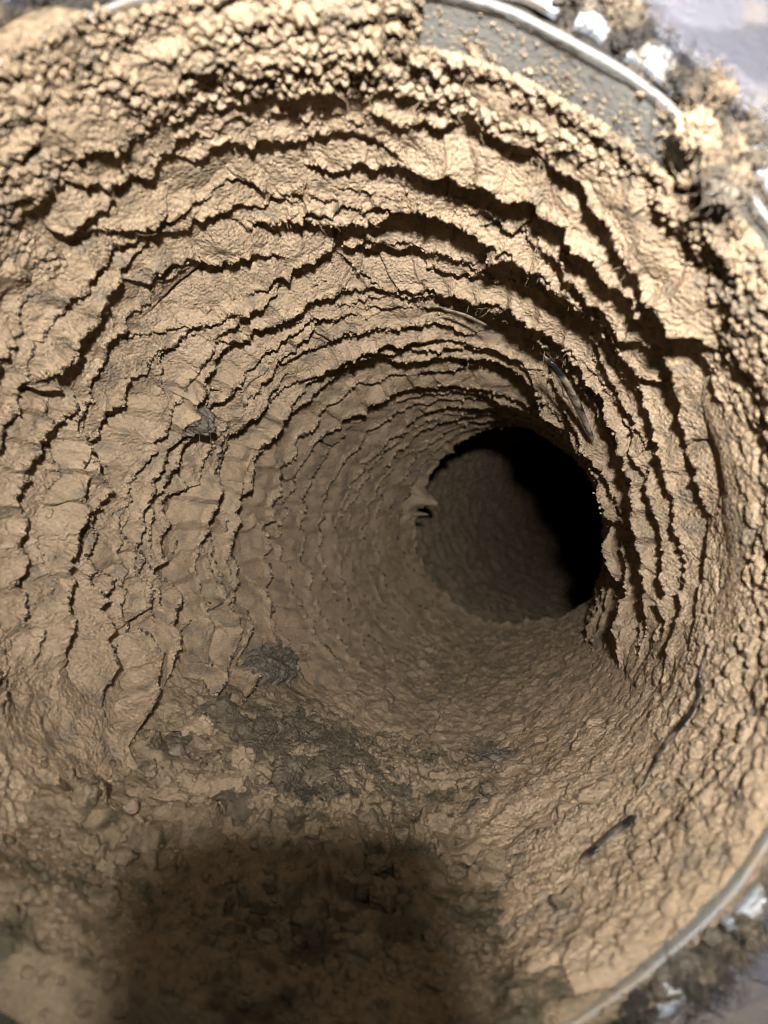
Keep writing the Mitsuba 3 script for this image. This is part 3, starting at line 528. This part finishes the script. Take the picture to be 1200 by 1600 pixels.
# ------------------------------------------------------------------ black plastic strip pressed to the wall at lower right
def strip(key, pts, w, label, seed):
    pts = np.array(pts); n = 70
    t = np.linspace(0, len(pts) - 1, n); s = np.interp(t, range(len(pts)), pts[:, 0]); a = np.radians(np.interp(t, range(len(pts)), pts[:, 1])); q = np.interp(t, range(len(pts)), pts[:, 2])
    a = a + .035 * fb(np.stack([t * .9, 0 * t, 0 * t + seed], -1), 1.0, seed, 2); c = P(s, a, q); d = np.gradient(c, axis=0); d /= np.linalg.norm(d, axis=1, keepdims=True)
    inn = at(s, cl_) - c; inn /= np.linalg.norm(inn, axis=1, keepdims=True); x = np.cross(d, inn)
    ww = w * (.55 + .9 * (fb(c, 6, seed, 2) + .5)) * sstep(0, .12, np.linspace(0, 1, n)) * sstep(0, .12, 1 - np.linspace(0, 1, n)) + .003
    phi = np.linspace(0, 2 * np.pi, 17)
    V = c[:, None] + ww[:, None, None] * (np.cos(phi)[None, :, None] * x[:, None] + .35 * np.sin(phi)[None, :, None] * inn[:, None])
    add(key, grid(V * r), 'black_plastic', True); tag(key, label, 'plastic strip', 'pieces of black plastic strip')
strip('plastic_strip', [(0.750, 103.2, .986), (0.695, 112.4, .986), (0.620, 114.2, .986), (0.630, 116.9, .986), (0.680, 123.0, .986), (0.620, 130.0, .986)], 0.009, 'thin glinting black plastic strip at lower right, upper longer piece', 7)
strip('plastic_strip_001', [(0.510, 132.9, .986), (0.530, 137.0, .986), (0.525, 143.3, .986)], 0.015, 'short wide dark blue black plastic strip lower down, below the thin strip', 8)
strip('plastic_strip_002', [(1.455, 40.0, 0.862), (1.545, 46.5, 0.862), (1.730, 53.4, 0.862), (1.925, 62.0, 0.862)], 0.03, 'glossy black plastic strip laid bare among the ridges right of the dark opening', 9)
strip('plastic_strip_003', [(1.635, 10.1, 0.925), (1.665, 15.5, 0.925), (1.740, 21.8, 0.925)], 0.012, 'black plastic strip in the dark gap above the opening', 12)

# ------------------------------------------------------------------ loose crumbs on the rim and hanging fibres
g = np.random.default_rng(5); base = [lump(np.zeros(3), np.ones(3), 70 + k, 2, .95, 1.9) for k in range(6)]
small = [lump(np.zeros(3), np.ones(3), 90 + k, 1, .6, 1.7) for k in range(6)]
ms = []
def crumbs(n, d0, d1, s0, s1, size, lift, power=1.0):
    for _ in range(n):
        d = g.uniform(d0, d1); s = s0 + (s1 - s0) * g.random() ** power; z = size * g.lognormal(0, .42)
        b = base[int(g.integers(6))]; R_ = trimesh.transformations.random_rotation_matrix(g.random(3))[:3, :3]
        ms.append(trimesh.Trimesh(((b.vertices @ R_.T) * z * g.uniform(.7, 1.2, 3) + P(s, math.radians(d), wall(s) - lift - z * .4)) * r, b.faces, process=False))
crumbs(5200, -52, 12, .0, .20, .0050, .012)
crumbs(3000, 8, 52, .13, .42, .0048, .020)
crumbs(1600, 46, 92, .03, .50, .0044, .02)
crumbs(800, 5, 46, -.01, .2, .0019, -.001)
crumbs(1500, -62, -20, -.05, .30, .0050, .02)
dk = []
for (cr, e, A, tt, cu) in CREST:                     # crumbs along the broken edges of the ridges
    m = np.nonzero(e > .4)[0]; dep = cr[:, 1].mean()
    for i in g.choice(m, min(len(m) // 3, 70)):
        z = .0030 * g.lognormal(0, .45) * (.55 + .22 * dep); b = base[int(g.integers(6))]
        R_ = trimesh.transformations.random_rotation_matrix(g.random(3))[:3, :3]
        ms.append(trimesh.Trimesh(((small[int(g.integers(6))].vertices @ R_.T) * z * g.uniform(.7, 1.3, 3) + cr[i] + g.normal(size=3) * .004 - A[i] * g.uniform(0, .03)) * r, small[0].faces, process=False))
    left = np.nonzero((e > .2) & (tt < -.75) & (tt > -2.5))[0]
    if len(left) > 20 and dep > 1.75:           # near-black grit along the crests, also standing in for shadow lines
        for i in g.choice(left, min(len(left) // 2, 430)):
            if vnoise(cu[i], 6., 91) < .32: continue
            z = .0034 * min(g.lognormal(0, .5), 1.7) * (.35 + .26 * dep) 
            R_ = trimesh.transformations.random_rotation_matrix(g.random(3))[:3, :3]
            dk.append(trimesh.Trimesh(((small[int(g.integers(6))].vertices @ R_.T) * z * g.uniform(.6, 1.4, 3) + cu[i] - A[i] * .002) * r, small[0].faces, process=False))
add('grit_seam_shade', cat(dk), 'black_fluff', True); tag('grit_seam_shade', 'dark grit along the flake edges on the left wall, also drawing the shadow lines there', 'grit', kind='stuff')
add('dust_crumbs', cat(ms), 'dust', True); tag('dust_crumbs', 'loose crumbs of beige dust clinging inside the mouth', 'dust crumbs', kind='stuff')
fs = []
for k, pts in enumerate(RIDGES[:17]):
    pts = np.array(pts)
    for _ in range(int(10 + 5 * g.random())):
        d = g.uniform(pts[0, 1], pts[-1, 1]); c = P(np.interp(d, pts[:, 1], pts[:, 0]) + .01, math.radians(d), np.interp(d, pts[:, 1], pts[:, 2]) + .015) * r
        fs.append(strands(c, .0015 / K, int(g.integers(1, 4)), .009 / K * g.uniform(.5, 1.6), .00016 / K, int(g.integers(1e9)), [0, .2, -.8]))
add('dust_fibres', cat(fs), 'dust', True); tag('dust_fibres', 'fine pale fibres hanging from the dust ridges', 'fibres', kind='stuff')
